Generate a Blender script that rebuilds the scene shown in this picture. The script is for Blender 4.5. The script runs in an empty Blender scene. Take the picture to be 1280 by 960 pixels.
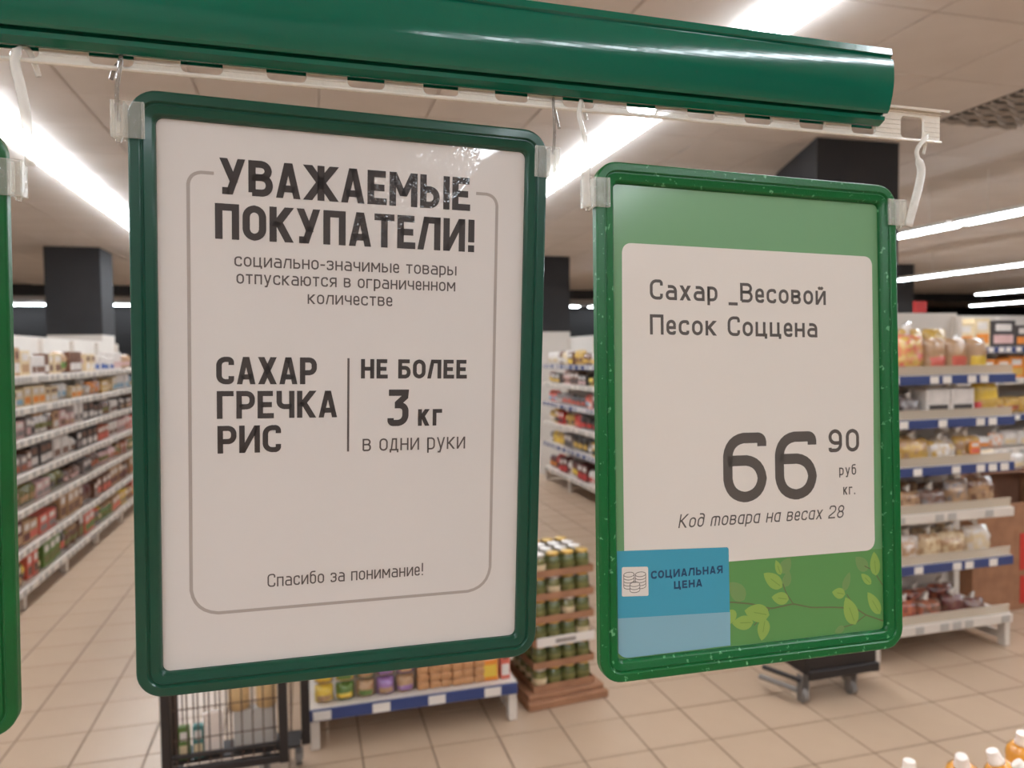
import bpy, bmesh, math, random
from math import sin, cos, pi, radians, sqrt, atan2
from mathutils import Vector, Matrix, noise

sc = bpy.context.scene
COL = sc.collection
# ------------------------------------------------------------------ camera
CAMH = 1.72
f_, pit, rol, yaw = 930., radians(2.35), radians(0.8), radians(15.5)
def cam_axes():
    F = Vector((0, cos(pit), -sin(pit))); D = Vector((0, -sin(pit), -cos(pit))); R = Vector((1, 0, 0))
    r = cos(rol)*R + sin(rol)*D; d = -sin(rol)*R + cos(rol)*D
    W = Matrix.Rotation(-yaw, 3, 'Z')
    return W@r, W@d, W@F
r_, d_, F_ = cam_axes()
cam = bpy.data.objects.new('camera', bpy.data.cameras.new('camera'))
COL.objects.link(cam)
m = Matrix((r_, -d_, -F_)).transposed().to_4x4(); m.translation = (0, 0, CAMH)
cam.matrix_world = m
cam.data.sensor_width = 36; cam.data.lens = f_/1280*36
cam.data.clip_start = .02; cam.data.clip_end = 100
cam.data.dof.use_dof = True; cam.data.dof.focus_distance = .445; cam.data.dof.aperture_fstop = 10.5
sc.camera = cam
# ------------------------------------------------------------------ world, exposure
w = bpy.data.worlds.new('world'); sc.world = w; w.use_nodes = True
w.node_tree.nodes['Background'].inputs[0].default_value = (1, .95, .9, 1)
w.node_tree.nodes['Background'].inputs[1].default_value = .05
sc.view_settings.view_transform = 'Standard'; sc.view_settings.look = 'None'
sc.view_settings.gamma = 1; sc.view_settings.use_curve_mapping = False
sc.view_settings.exposure = 0.0
LAMP = 31.0
try:
    sc.cycles.max_bounces = 8; sc.cycles.transmission_bounces = 8; sc.cycles.transparent_max_bounces = 12
    sc.cycles.diffuse_bounces = 4; sc.cycles.use_denoising = True; sc.cycles.caustics_reflective = False
    sc.cycles.caustics_refractive = False; sc.cycles.sample_clamp_indirect = 5
except Exception: pass
CEIL = 3.08
# ------------------------------------------------------------------ materials
MATS = {}
def lin(c): return tuple(((v/255)/12.92 if v/255 <= .04045 else ((v/255+.055)/1.055)**2.4) for v in c)
def mat(name, rgb, rough=.5, metal=0, var=.0, scale=20, bump=0, bscale=200, coat=0, coatr=.08, trans=0, ior=1.45, emit=0, srgb=True, var2=None, spec=.5, ramp=(.35, .65)):
    if name in MATS: return MATS[name]
    M = bpy.data.materials.new(name); M.use_nodes = True; MATS[name] = M
    nt = M.node_tree; b = nt.nodes['Principled BSDF']
    c = lin(rgb) if srgb else rgb
    b.inputs['Base Color'].default_value = (*c, 1); b.inputs['Roughness'].default_value = rough
    b.inputs['Metallic'].default_value = metal; b.inputs['IOR'].default_value = ior
    b.inputs['Specular IOR Level'].default_value = spec
    b.inputs['Coat Weight'].default_value = coat; b.inputs['Coat Roughness'].default_value = coatr
    b.inputs['Transmission Weight'].default_value = trans
    M.diffuse_color = (*c, 1)
    if emit:
        b.inputs['Emission Color'].default_value = (*c, 1); b.inputs['Emission Strength'].default_value = emit
    if var or bump:
        tc = nt.nodes.new('ShaderNodeTexCoord')
    if var:
        n = nt.nodes.new('ShaderNodeTexNoise'); n.inputs['Scale'].default_value = scale; n.inputs['Detail'].default_value = 5
        nt.links.new(tc.outputs['Object'], n.inputs['Vector'])
        mx = nt.nodes.new('ShaderNodeMix'); mx.data_type = 'RGBA'
        c2 = lin(var2) if var2 else tuple(v*(1-var) for v in c)
        rp = nt.nodes.new('ShaderNodeValToRGB'); rp.color_ramp.elements[0].position = ramp[0]; rp.color_ramp.elements[1].position = ramp[1]
        nt.links.new(n.outputs['Fac'], rp.inputs['Fac']); nt.links.new(rp.outputs['Color'], mx.inputs['Factor'])
        mx.inputs['A'].default_value = (*c, 1); mx.inputs['B'].default_value = (*c2, 1)
        nt.links.new(mx.outputs['Result'], b.inputs['Base Color'])
    if bump:
        n2 = nt.nodes.new('ShaderNodeTexNoise'); n2.inputs['Scale'].default_value = bscale; n2.inputs['Detail'].default_value = 3
        nt.links.new(tc.outputs['Object'], n2.inputs['Vector'])
        bp = nt.nodes.new('ShaderNodeBump'); bp.inputs['Strength'].default_value = bump; bp.inputs['Distance'].default_value = .002
        nt.links.new(n2.outputs['Fac'], bp.inputs['Height']); nt.links.new(bp.outputs['Normal'], b.inputs['Normal'])
        if coat: nt.links.new(bp.outputs['Normal'], b.inputs['Coat Normal'])
    return M

M_floor = mat('floor_tile_glaze', (176, 150, 126), .34, var=.08, scale=1.7, var2=(168, 141, 117))
M_grout = mat('grout', (120, 98, 82), .85, var=.2, scale=30)
M_panel = mat('ceiling_panel_mineral', (214, 206, 200), .9, var=.1, scale=2.0, bump=.3, bscale=150, var2=(206, 197, 190))
M_seam = mat('ceiling_grid', (192, 183, 176), .7)
M_black = mat('black_paint', (42, 40, 41), .75, var=.2, scale=3)
M_wallblack = mat('black_wall_paint', (24, 22, 22), .8)
M_white = mat('white_paint', (206, 196, 186), .7, var=.06, scale=3)
M_steel = mat('white_powder_steel', (208, 196, 184), .4, var=.06, scale=8)
M_lampbody = mat('lamp_housing', (225, 222, 216), .5)
M_green1 = mat('green_plastic_dark', (10, 70, 52), .28, var=.12, scale=30, coat=.2)
M_green2 = mat('green_plastic_bright', (10, 96, 44), .3, var=.25, scale=230, var2=(104, 164, 118), ramp=(.63, .68), bump=.1, bscale=500)
M_green3 = mat('green_plastic_clean', (10, 96, 44), .3, var=.2, scale=20, bump=.1, bscale=500)
M_beam = mat('green_glossy_pvc', (5, 98, 76), .13, bump=.05, bscale=90, coat=.3, coatr=.05, var=.05, scale=9)
def clearmat(name, rgb, fac, rough=.12, bump=.3, bscale=250):
    """thin clear plastic: see-through sheet with fresnel gloss and a little milkiness"""
    M = mat(name, rgb, rough, bump=bump, bscale=bscale, coat=.6); nt = M.node_tree; b = nt.nodes['Principled BSDF']; out = nt.nodes['Material Output']
    tr = nt.nodes.new('ShaderNodeBsdfTransparent'); tr.inputs[0].default_value = (.97, .97, .96, 1)
    lw = nt.nodes.new('ShaderNodeLayerWeight'); lw.inputs['Blend'].default_value = .35
    mr = nt.nodes.new('ShaderNodeMapRange'); mr.inputs['To Min'].default_value = fac; mr.inputs['To Max'].default_value = min(1, fac+.55)
    mx = nt.nodes.new('ShaderNodeMixShader')
    nt.links.new(lw.outputs['Facing'], mr.inputs['Value']); nt.links.new(mr.outputs['Result'], mx.inputs['Fac'])
    nt.links.new(tr.outputs[0], mx.inputs[1]); nt.links.new(b.outputs[0], mx.inputs[2]); nt.links.new(mx.outputs[0], out.inputs['Surface'])
    return M
M_clear = clearmat('clear_plastic', (240, 236, 228), .16)
M_rail = clearmat('milky_rail_plastic', (252, 244, 232), .78, .2)
M_blue = mat('blue_price_rail', (52, 64, 108), .4)
M_ticket = mat('price_ticket_paper', (216, 206, 196), .6)
M_guard = clearmat('frosted_guard', (216, 200, 180), .45, .2)
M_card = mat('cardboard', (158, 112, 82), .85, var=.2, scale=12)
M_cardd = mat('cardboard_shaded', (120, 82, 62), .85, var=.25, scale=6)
M_dark = mat('dark_steel', (46, 40, 38), .45, metal=.3)
M_wire = mat('wire_steel', (96, 78, 68), .4, metal=.6)
M_rubber = mat('grey_rubber', (120, 112, 106), .6)
M_light = mat('lamp_diffuser', (236, 246, 255), .5, emit=LAMP, srgb=True)

def paper(name, rgb, rough=.45, wrinkle=True, coat=.9, grad=None):
    """print under a clear film; the film is wrinkled in one diagonal patch"""
    M = mat(name, rgb, rough, coat=coat if wrinkle else .5, coatr=.03 if wrinkle else .14); nt = M.node_tree; b = nt.nodes['Principled BSDF']
    tc = nt.nodes.new('ShaderNodeTexCoord')
    n = nt.nodes.new('ShaderNodeTexNoise'); n.inputs['Scale'].default_value = 14; n.inputs['Detail'].default_value = 2
    nt.links.new(tc.outputs['Object'], n.inputs['Vector'])
    bp = nt.nodes.new('ShaderNodeBump'); bp.inputs['Strength'].default_value = .12; bp.inputs['Distance'].default_value = .002
    nt.links.new(n.outputs['Fac'], bp.inputs['Height'])
    last = bp
    if wrinkle:
        # mask: ellipse along a diagonal
        mp = nt.nodes.new('ShaderNodeMapping'); mp.vector_type = 'TEXTURE'
        mp.inputs['Location'].default_value = (.031, 0, .2825); mp.inputs['Rotation'].default_value = (0, radians(-34), 0)
        mp.inputs['Scale'].default_value = (.060, 1, .022)
        nt.links.new(tc.outputs['Object'], mp.inputs['Vector'])
        gr = nt.nodes.new('ShaderNodeTexGradient'); gr.gradient_type = 'SPHERICAL'
        nt.links.new(mp.outputs['Vector'], gr.inputs['Vector'])
        n3 = nt.nodes.new('ShaderNodeTexNoise'); n3.inputs['Scale'].default_value = 85; n3.inputs['Detail'].default_value = 3
        n3.inputs['Roughness'].default_value = .65
        nt.links.new(tc.outputs['Object'], n3.inputs['Vector'])
        mr = nt.nodes.new('ShaderNodeMapRange'); mr.inputs['From Min'].default_value = .15; mr.inputs['From Max'].default_value = .7
        nt.links.new(gr.outputs['Fac'], mr.inputs['Value'])
        b2 = nt.nodes.new('ShaderNodeBump'); b2.inputs['Distance'].default_value = .0023
        nt.links.new(mr.outputs['Result'], b2.inputs['Strength'])
        nt.links.new(n3.outputs['Fac'], b2.inputs['Height']); nt.links.new(bp.outputs['Normal'], b2.inputs['Normal'])
        last = b2
    nt.links.new(last.outputs['Normal'], b.inputs['Coat Normal'])
    return M
P_white = paper('poster_paper', (216, 208, 202))
P_ink = paper('poster_ink', (52, 44, 42))
P_ink2 = paper('poster_ink_light', (88, 78, 74))
P_line = paper('poster_grey_line', (170, 158, 150))
Q_white = paper('price_card_paper', (222, 212, 202), wrinkle=False)
Q_green = paper('green_print', (104, 150, 102), wrinkle=False)
Q_greend = paper('green_print_deep', (88, 140, 76), wrinkle=False)
Q_ink = paper('price_ink', (84, 76, 70), wrinkle=False, coat=.3)
Q_blue = paper('sticker_blue', (58, 148, 172), wrinkle=False)
Q_blue2 = paper('sticker_pale_blue', (128, 170, 184), wrinkle=False)
Q_navy = paper('sticker_navy_ink', (28, 66, 98), wrinkle=False)
Q_leaf = paper('leaf_green', (138, 166, 78), wrinkle=False)
Q_leafd = paper('leaf_vein', (112, 144, 62), wrinkle=False)
Q_leaff = paper('leaf_faded', (112, 142, 84), wrinkle=False)
Q_twig = paper('twig_brown', (98, 104, 66), wrinkle=False)

# ------------------------------------------------------------------ mesh helpers
class MB:
    def __init__(s): s.v = []; s.f = []; s.mi = []
    def add(s, vs, fs, mi=0):
        o = len(s.v); s.v += [tuple(v) for v in vs]
        for f in fs: s.f.append(tuple(o+i for i in f)); s.mi.append(mi)
    def box(s, x0, y0, z0, x1, y1, z1, mi=0, bev=0):
        if bev:
            b = bev; vs = []; 
            for z, e in ((z0, b), (z0+b, 0), (z1-b, 0), (z1, b)):
                for (x, y) in ((x0+b, y0+e), (x1-b, y0+e), (x1-e, y0+b), (x1-e, y1-b), (x1-b, y1-e), (x0+b, y1-e), (x0+e, y1-b), (x0+e, y0+b)):
                    vs.append((x, y, z))
            fs = [tuple(range(7, -1, -1)), tuple(range(24, 32))]
            for k in range(3):
                for i in range(8): j = (i+1) % 8; fs.append((k*8+i, k*8+j, k*8+8+j, k*8+8+i))
            s.add(vs, fs, mi); return s
        s.add([(x0,y0,z0),(x1,y0,z0),(x1,y1,z0),(x0,y1,z0),(x0,y0,z1),(x1,y0,z1),(x1,y1,z1),(x0,y1,z1)],
              [(0,3,2,1),(4,5,6,7),(0,1,5,4),(1,2,6,5),(2,3,7,6),(3,0,4,7)], mi); return s
    def tube(s, pts, r, n=8, mi=0, flat=1.0, caps=True):
        pts = [Vector(p) for p in pts]; rs = r if isinstance(r, (list, tuple)) else [r]*len(pts)
        up = Vector((0, 1, 0)); rings = []
        for i, p in enumerate(pts):
            t = (pts[min(i+1, len(pts)-1)] - pts[max(i-1, 0)]).normalized()
            u = up if abs(t.dot(up)) < .95 else Vector((1, 0, 0))
            a = t.cross(u).normalized(); b = a.cross(t).normalized()
            rings.append([p + a*cos(2*pi*k/n)*rs[i] + b*sin(2*pi*k/n)*rs[i]*flat for k in range(n)])
        vs = [v for q in rings for v in q]; fs = []
        for i in range(len(pts)-1):
            for k in range(n): fs.append((i*n+k, i*n+(k+1) % n, (i+1)*n+(k+1) % n, (i+1)*n+k))
        if caps: fs.append(tuple(range(n-1, -1, -1))); fs.append(tuple((len(pts)-1)*n+k for k in range(n)))
        s.add(vs, fs, mi); return s
    def lathe(s, prof, n=16, mi=0, cx=0, cy=0, cz=0):
        vs = []; fs = []
        for r, z in prof:
            for k in range(n): vs.append((cx+r*cos(2*pi*k/n), cy+r*sin(2*pi*k/n), cz+z))
        for i in range(len(prof)-1):
            for k in range(n): fs.append((i*n+k, i*n+(k+1) % n, (i+1)*n+(k+1) % n, (i+1)*n+k))
        fs.append(tuple(range(n-1, -1, -1))); fs.append(tuple((len(prof)-1)*n+k for k in range(n)))
        s.add(vs, fs, mi); return s
    def prism(s, poly, y0, y1, mi=0):
        """outline in x,z extruded from y0 to y1"""
        n = len(poly); vs = [(x, y0, z) for x, z in poly]+[(x, y1, z) for x, z in poly]
        fs = [tuple(range(n)), tuple(range(2*n-1, n-1, -1))]+[(i, i+n, (i+1) % n+n, (i+1) % n) for i in range(n)]
        s.add(vs, fs, mi); return s
    def mesh(s, name, mats, smooth=False):
        me = bpy.data.meshes.new(name); me.from_pydata(s.v, [], s.f)
        for mm in (mats if isinstance(mats, (list, tuple)) else [mats]): me.materials.append(mm)
        me.polygons.foreach_set('material_index', s.mi)
        bm = bmesh.new(); bm.from_mesh(me); bmesh.ops.recalc_face_normals(bm, faces=bm.faces); bm.to_mesh(me); bm.free()
        if smooth: me.polygons.foreach_set('use_smooth', [True]*len(me.polygons))
        me.update(); return me
    def build(s, name, mats, parent=None, smooth=False, **k):
        return link(name, s.mesh(name, mats, smooth), parent, **k)
def link(name, me, parent=None, loc=None, rz=0, **k):
    o = bpy.data.objects.new(name, me); COL.objects.link(o)
    if parent: o.parent = parent
    if loc: o.location = loc
    if rz: o.rotation_euler = (0, 0, rz)
    tag(o, **k); return o
def tag(o, label=None, cat=None, group=None, kind=None):
    if label: o['label'] = label
    if cat: o['category'] = cat
    if group: o['group'] = group
    if kind: o['kind'] = kind
    return o
def thing(name, label, cat, loc=(0, 0, 0), rz=0, group=None):
    return link(name, None, None, loc, rz, label=label, cat=cat, group=group)
def copy_tree(o, parent=None):
    c = o.copy(); COL.objects.link(c)
    if parent: c.parent = parent
    for ch in o.children: copy_tree(ch, c)
    return c

# ------------------------------------------------------------------ room
FX0, FX1, FY0, FY1 = -8.0, 26.0, -9.0, 20.9
fl = MB().box(FX0, FY0, -.1, FX1, FY1, -.004).build('floor', M_grout, kind='structure')
T = .30; OX, OY = 4.6498*T, -10.6*T     # joint lattice, from the photograph
cand = []
DIR = [F_, r_, d_]
def proj(p):
    q = Vector(p)-Vector((0, 0, CAMH)); z = q.dot(F_)
    if z < .1: return None
    return 640+f_*q.dot(r_)/z, 480+f_*q.dot(d_)/z, z
kx0, kx1 = int((FX0-OX)/T)+1, int((FX1-OX)/T)-1
ky0, ky1 = int((FY0+OY)/T)+1, int((FY1+OY)/T)-1
restt = MB(); g = .0035
tile_me = MB().box(g, g, -.004, T-g, T-g, 0, bev=.0012).mesh('tile', M_floor)
cells = []
for i in range(kx0, kx1+1):
    for j in range(ky0, ky1+1):
        x, y = OX+i*T, -OY+j*T
        p = proj((x+T/2, y+T/2, 0))
        score = 1e9
        if p and -60 < p[0] < 1340 and 560 < p[1] < 1010:
            hid = (185 < p[0] < 650 and p[1] < 830) or (775 < p[0] < 1110 and p[1] < 790)
            score = p[2] + (100 if hid else 0)
        cells.append((score, x, y))
cells.sort()
for q, (s_, x, y) in enumerate(cells):
    if q < 300 and s_ < 1e8: link('floor_tile', tile_me, fl, (x, y, 0))
    elif y < 17 and x > -7: restt.add([(x+g, y+g, 0), (x+T-g, y+g, 0), (x+T-g, y+T-g, 0), (x+g, y+T-g, 0),(x+g, y+g, -.004), (x+T-g, y+g, -.004), (x+T-g, y+T-g, -.004), (x+g, y+T-g, -.004)],
                      [(0, 1, 2, 3),(0,4,5,1),(1,5,6,2),(2,6,7,3),(3,7,4,0)])
    else: restt.add([(x+g, y+g, 0), (x+T-g, y+g, 0), (x+T-g, y+T-g, 0), (x+g, y+T-g, 0)], [(0, 1, 2, 3)])
restt.build('floor_tile', M_floor, fl, kind='stuff')

ce = MB().box(FX0, FY0, CEIL+.012, FX1, FY1, CEIL+.1).build('ceiling', M_seam, kind='structure')
C = .60; cells = []; rest = MB()
VENTS = [(3.7, 3.1)]
pan_me = MB().box(.004, .004, 0, C-.004, C-.004, .014, bev=.003).mesh('ceiling_panel', M_panel)
for i in range(-13, 38):
    for j in range(-15, 29):
        x, y = 3.10-.0+i*C, 3.10+j*C
        x -= 0
        if x < FX0 or x+C > FX1 or y < FY0 or y+C > 20.8: continue
        if abs(x-3.7) < .05 and abs(y-3.1) < .05: continue
        p = proj((x+C/2, y+C/2, CEIL)); score = 1e9
        if p and -120 < p[0] < 1400 and -100 < p[1] < 400: score = p[2]
        cells.append((score, x, y))
cells.sort()
for q, (s_, x, y) in enumerate(cells):
    if q < 260 and s_ < 16: link('ceiling_panel', pan_me, ce, (x, y, CEIL))
    else: rest.add([(x+.004, y+.004, CEIL), (x+.004, y+C-.004, CEIL), (x+C-.004, y+C-.004, CEIL), (x+C-.004, y+.004, CEIL)], [(0, 1, 2, 3)])
rest.build('ceiling_panel', M_panel, ce, kind='stuff')
for nm, b_, mm in (('wall_back', (FX0, FY1-.1, 0, FX1, FY1+.1, CEIL+.1), M_black), ('wall_left', (FX0-.2, FY0, 0, FX0, FY1, CEIL+.1), M_white),
               ('wall_right', (FX1, FY0, 0, FX1+.2, FY1, CEIL+.1), M_black), ('wall_front', (FX0, FY0-.2, 0, FX1, FY0, CEIL+.1), M_white)):
    MB().box(*b_).build(nm, M_wallblack if mm is M_black else mm, kind='structure')
MB().box(FX0, 15.3, 2.90, FX1, 15.6, CEIL+.011).build('trim_1', M_black, kind='structure')   # dark bulkhead across the ceiling
# perforated air grille in the ceiling
vt = thing('air_grille', 'dark wavy perforated air grille set in the ceiling above the right sign', 'vent', (3.7, 3.1, CEIL))
MB().box(.004, .004, .008, .596, .596, .016).build('backing', mat('grille_dark', (92, 84, 78), .8), vt)
mb = MB(); 
for i in range(12):
    y = .025+i*.05
    pts = [(x*.02+.01, y+.010*sin(x*.9+i*pi), -.006+.004*cos(x*.9)) for x in range(30)]
    mb = MB().tube(pts, .009, 6)
    mb.build('slat', mat('grille_slat', (170, 160, 150), .5), vt, smooth=True)

# columns: black above, white below
def column(poly, label):
    o = thing('column', label, 'column', (sum(p[0] for p in poly)/len(poly), sum(p[1] for p in poly)/len(poly), 0))
    lx, ly = o.location[0], o.location[1]
    for nm, z0, z1, mm, e in (('lower_shaft', 0, 2.02, M_white, 0), ('upper_cladding', 2.02, CEIL-.001, M_black, .004)):
        n = len(poly); vs = []
        for z in (z0, z1):
            for (x, y) in poly:
                dx, dy = x-lx, y-ly; vs.append((dx+e*(1 if dx > 0 else -1), dy+e*(1 if dy > 0 else -1), z))
        b = MB(); b.add(vs, [tuple(range(n)), tuple(range(2*n-1, n-1, -1))]+[(i, (i+1) % n, (i+1) % n+n, i+n) for i in range(n)])
        b.build(nm, mm, o)
    return o
column([(-2.98, 10.12), (-2.38, 10.12), (-2.38, 10.72), (-2.98, 10.72)], 'square column clad black above, rising behind the left gondola')
column([(3.19, 10.0), (3.64, 10.0), (3.64, 10.55), (3.19, 10.55)], 'black clad square column seen between the two hanging signs')
column([(3.20, 4.13), (3.83, 4.13), (3.83, 5.0), (3.55, 5.06)], 'black clad column above the right sign, tapering behind')
column([(9.0, 10.0), (9.6, 10.0), (9.6, 10.6), (9.0, 10.6)], 'distant black clad column just right of the right sign')

# lamps: linear, each run is a thing
lamp_cache = {}
def lamp(x, y0, y1, z, label, group='linear ceiling lamps', hang=False):
    L = round(y1-y0, 2)
    o = thing('linear_lamp', label, 'lamp', (x, y0, z), 0, group)
    key = (L, bool(hang)); e = .012 if hang else .021
    if key not in lamp_cache:
        hw = .081 if hang else .066
        a = MB().box(-hw, 0, e, hw, L, .045, bev=.003).mesh('housing', M_lampbody)
        b = MB().box(-.078, .008, 0, .078, L-.008, e+.001, bev=.004).mesh('diffuser', M_light)
        lamp_cache[key] = (a, b)
    link('housing', lamp_cache[key][0], o); link('diffuser', lamp_cache[key][1], o)
    if hang:
        for yy in (.25, L-.25): MB().tube([(0, yy, .045), (0, yy, CEIL-z)], .003, 6).build('suspension_rod', M_lampbody, o)
    else: pass
    return o
zc = CEIL-.046
for (x, ys, z, hang, nm) in ((-1.62, (-8.2, -5.0, -1.8, 1.4, 4.6, 8.2, 11.6, 15.0), zc, 0, 'left'), (1.90, (-8.2, -4.6, -1.0, 2.4, 6.6, 10.6, 15.0), zc, 0, 'middle'), (-5.2, (-6, -2.5, 1.0, 4.5, 8.0, 11.0), zc, 0, 'added unseen left')):  # leftmost run is unseen, added to brighten the ceiling on that side
    for k in range(len(ys)-1):
        vis = {('left', 3): 'white linear lamp at the left, running down past the left sign', ('left', 4): 'farther white linear lamp behind the left sign',
               ('middle', 3): 'white linear lamp behind the green rail, above the gap between signs', ('middle', 4): 'farther white linear lamp behind the left sign, right run',
               }.get((nm, k), 'white linear ceiling lamp of the %s run, %s' % (nm, {0: 'farthest behind the viewer', 1: 'second behind the viewer', 2: 'over the viewer', 3: 'fourth segment', 4: 'fifth segment', 5: 'sixth segment', 6: 'last segment'}[k]))
        lamp(x, ys[k]+.02, ys[k+1]-.02, z, vis)
LB = [(5.09, [(-3.1, .85), (.85, 4.86), (4.86, 8.4), (8.4, 12)], 2.7, 'highest'), (8.375, [(-4, 0), (0, 4.0), (4.0, 8.11), (8.11, 11.4)], 2.7, 'second'),
      (11.03, [(2, 6), (6, 10.12)], 2.6, 'third'), (13.9, [(4.8, 8.8), (8.8, 12.9)], 2.6, 'lowest')]
for x, segs, z, nm in LB:
    for k, (a, b) in enumerate(segs):
        lamp(x, a+.03, b-.03, z, '%s of the suspended lamp runs at the right, %s segment' % (nm, ('nearest', 'second', 'third', 'fourth', 'fifth')[k]), 'suspended linear lamps', True)
for k, x in enumerate((-7.6, -5.75, -3.9, 6.0, 8.0)):
    o = lamp(x, 0, 1.7, CEIL-.05, 'short distant lamp %s by the black back wall' % ('seen left of the column', 'half hidden by the column', 'right of the column', 'in the gap between signs', 'hidden behind the right sign')[k])
    o.rotation_euler = (0, 0, -pi/2); o.location = (x, 20.35, CEIL-.0455)

# ------------------------------------------------------------------ shelving
ORD = ['lowest', 'second', 'third', 'fourth', 'fifth', 'sixth', 'top']
def gondola(label, loc, rz, L, depth, zs, height, mods, strip=('white',), guard=False, name='shelving_unit', side=True, legh=None, seed=1, tickets=None):
    o = thing(name, label, 'shelf', loc, rz); R = random.Random(seed)
    bk = MB().box(0, depth-.03, .05, L, depth, height).build('back_panel', M_white, o)
    xs = [L*k/mods for k in range(mods+1)]
    leg = MB().box(-.02, .0, 0, .02, .05, zs[0]-.02, bev=.004).box(-.012, .05, .03, .012, depth-.04, .075).mesh('leg', M_steel)
    up = MB().box(-.02, depth-.07, 0, .02, depth-.03, height-.02).mesh('upright', M_steel)
    for x in xs:
        xx = min(max(x, .022), L-.022); link('leg', leg, o, (xx, 0, 0)); link('upright', up, o, (xx, 0, 0))
    for k, z in enumerate(zs):
        b = MB().box(.002, 0, z-.03, L-.002, depth-.072, z)
        for x in xs[:-1]: b.box(x+.01, .03, z-.055, x+.05, depth-.08, z-.03)
        b.build('shelf_board', M_steel, o)
        ps = MB().box(.002, -.014, z-.052, L-.002, -.001, z-.002, bev=.002).build('price_rail', M_blue if strip[k % len(strip)] == 'blue' else M_steel, o)
        tm = MB().box(0, -.0175, z-.047, .055, -.0145, z-.007).mesh('price_ticket', M_ticket if strip[k % len(strip)] == 'blue' else mat('price_ticket_grey', (168, 160, 152), .6))
        x = .05+R.random()*.08
        for x in tickets or (): link('price_ticket', tm, ps, (x, 0, 0), ).scale = (1.4, 1, 1)
        while x < L-.08 and not tickets:
            link('price_ticket', tm, ps, (x, 0, 0)); x += R.choice((.075, .11, .16, .2, .13)) if L > 1.5 else R.choice((.085, .17, .26))
        if guard: MB().box(.01, .004, z+.001, L-.01, .008, z+.045).box(.01, -.002, z+.043, L-.01, .010, z+.05).build('front_guard', M_guard, o)
    return o
ZL = [.155, .42, .69, .93, 1.17, 1.39, 1.61]
ZR = [.195, .53, .81, 1.07, 1.33, 1.57]
gondola('long white gondola with seven shelves along the left aisle', (-1.9, 3.91, 0), pi/2, 6.58, .46, ZL, 1.93, 7, seed=3)
gondola('shelving unit seen in the gap between the two hanging signs', (3.10, 9.56, 0), -pi/2, 5.68, .40, ZR, 1.93, 6, strip=('white', 'blue'), seed=4)
gondola('white end shelving unit with blue price rails right of the right sign', (2.93, 3.3, 0), 0, .94, .42, ZR, 1.93, 1, strip=('white', 'blue', 'white', 'blue', 'blue', 'blue'), guard=True, seed=9)
gondola('white end shelving unit with blue rail below the left sign', (-.02, 3.3, 0), 0, .94, .42, [.185, .52, .82, 1.12, 1.42], 1.75, 1, strip=('blue',), seed=6, tickets=(.015, .27, .52, .78))
gondola('distant shelving unit with orange boxes at the right edge', (4.75, 4.9, 0), 0, 2.5, .42, [.2, .53, .86, 1.15, 1.455, 1.72], 2.0, 2, strip=('white', 'blue'), seed=8)
# white panel closing the left gondola's far end, and a shelving run behind the left end unit
gondola('white shelving run standing behind the left end unit', (.90, 3.80, 0), pi/2, 4.7, .40, [.2, .55, .9, 1.2, 1.5], 1.75, 5, seed=11)

# ------------------------------------------------------------------ products
PAL = {'rust': (170, 92, 62), 'red': (186, 44, 40), 'coral': (206, 100, 84), 'brown': (116, 80, 62), 'tan': (178, 140, 104), 'cream': (214, 190, 152),
       'white': (216, 206, 198), 'pink': (206, 166, 160), 'grey': (134, 122, 118), 'charcoal': (66, 58, 56), 'green': (98, 124, 62), 'teal': (70, 120, 116),
       'yellow': (222, 184, 70), 'orange': (220, 132, 48), 'blue': (62, 88, 148), 'maroon': (96, 44, 42), 'lilac': (150, 112, 160), 'olive': (112, 106, 56), 'sky': (140, 170, 188), 'gold': (200, 160, 80)}
def pm(c, shiny=False):
    return mat(('film_' if shiny else 'card_')+c, PAL[c], .3 if shiny else .55, var=.18, scale=14, coat=.5 if shiny else 0, coatr=.15, bump=.5 if shiny else 0, bscale=40)
def clearbag(c, c2):
    return mat('clearbag_%s_%s' % (c, c2), PAL[c], .4, var=.5, scale=24, var2=PAL[c2], ramp=(.42, .58), coat=1, coatr=.12, bump=1, bscale=42)
mcache = {}
def carton(w, d, h, c, c2):
    k = ('ca', w, d, h, c, c2)
    if k not in mcache:
        b = MB().box(-w/2, 0, 0, w/2, d, h, bev=.003); b.box(-w*.4, -.002, h*.12, w*.4, .001, h*.45, 1); b.box(-w*.32, -.002, h*.6, w*.32, .001, h*.86, 2)
        mcache[k] = b.mesh('carton', [pm(c), pm(c2), pm('white' if c2 != 'white' else 'brown')])
    return mcache[k]
def pillow(b, w, h, d, seed, mi=0, pinch=.35, nx=8, nz=10):
    vs = []; R = Vector((seed*3.1, seed*1.7, 0))
    for s_ in (-1, 1):
        for j in range(nz+1):
            v = j/nz*2-1
            for i in range(nx+1):
                u = i/nx*2-1
                t = (max(0, 1-abs(u)**3)**.6)*(max(0, 1-abs(v)**5)**.6)
                nn = noise.noise(Vector((u*2.2, v*2.6, s_*2))+R)
                y = d/2 + s_*(d/2)*t*(.85+.5*nn*.6)
                x = u*w/2*(1-.10*(1-abs(v))*0-.06*abs(v)**2) + nn*.004
                vs.append((x, max(y, 0), (v+1)/2*h + (nn*.01 if abs(v) < .99 else 0)))
    fs = []; N = (nx+1)*(nz+1)
    for k in range(2):
        for j in range(nz):
            for i in range(nx):
                a = k*N+j*(nx+1)+i; q = (a, a+1, a+nx+2, a+nx+1); fs.append(q if k == 0 else q[::-1])
    b.add(vs, fs, mi)
    return b
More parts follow.
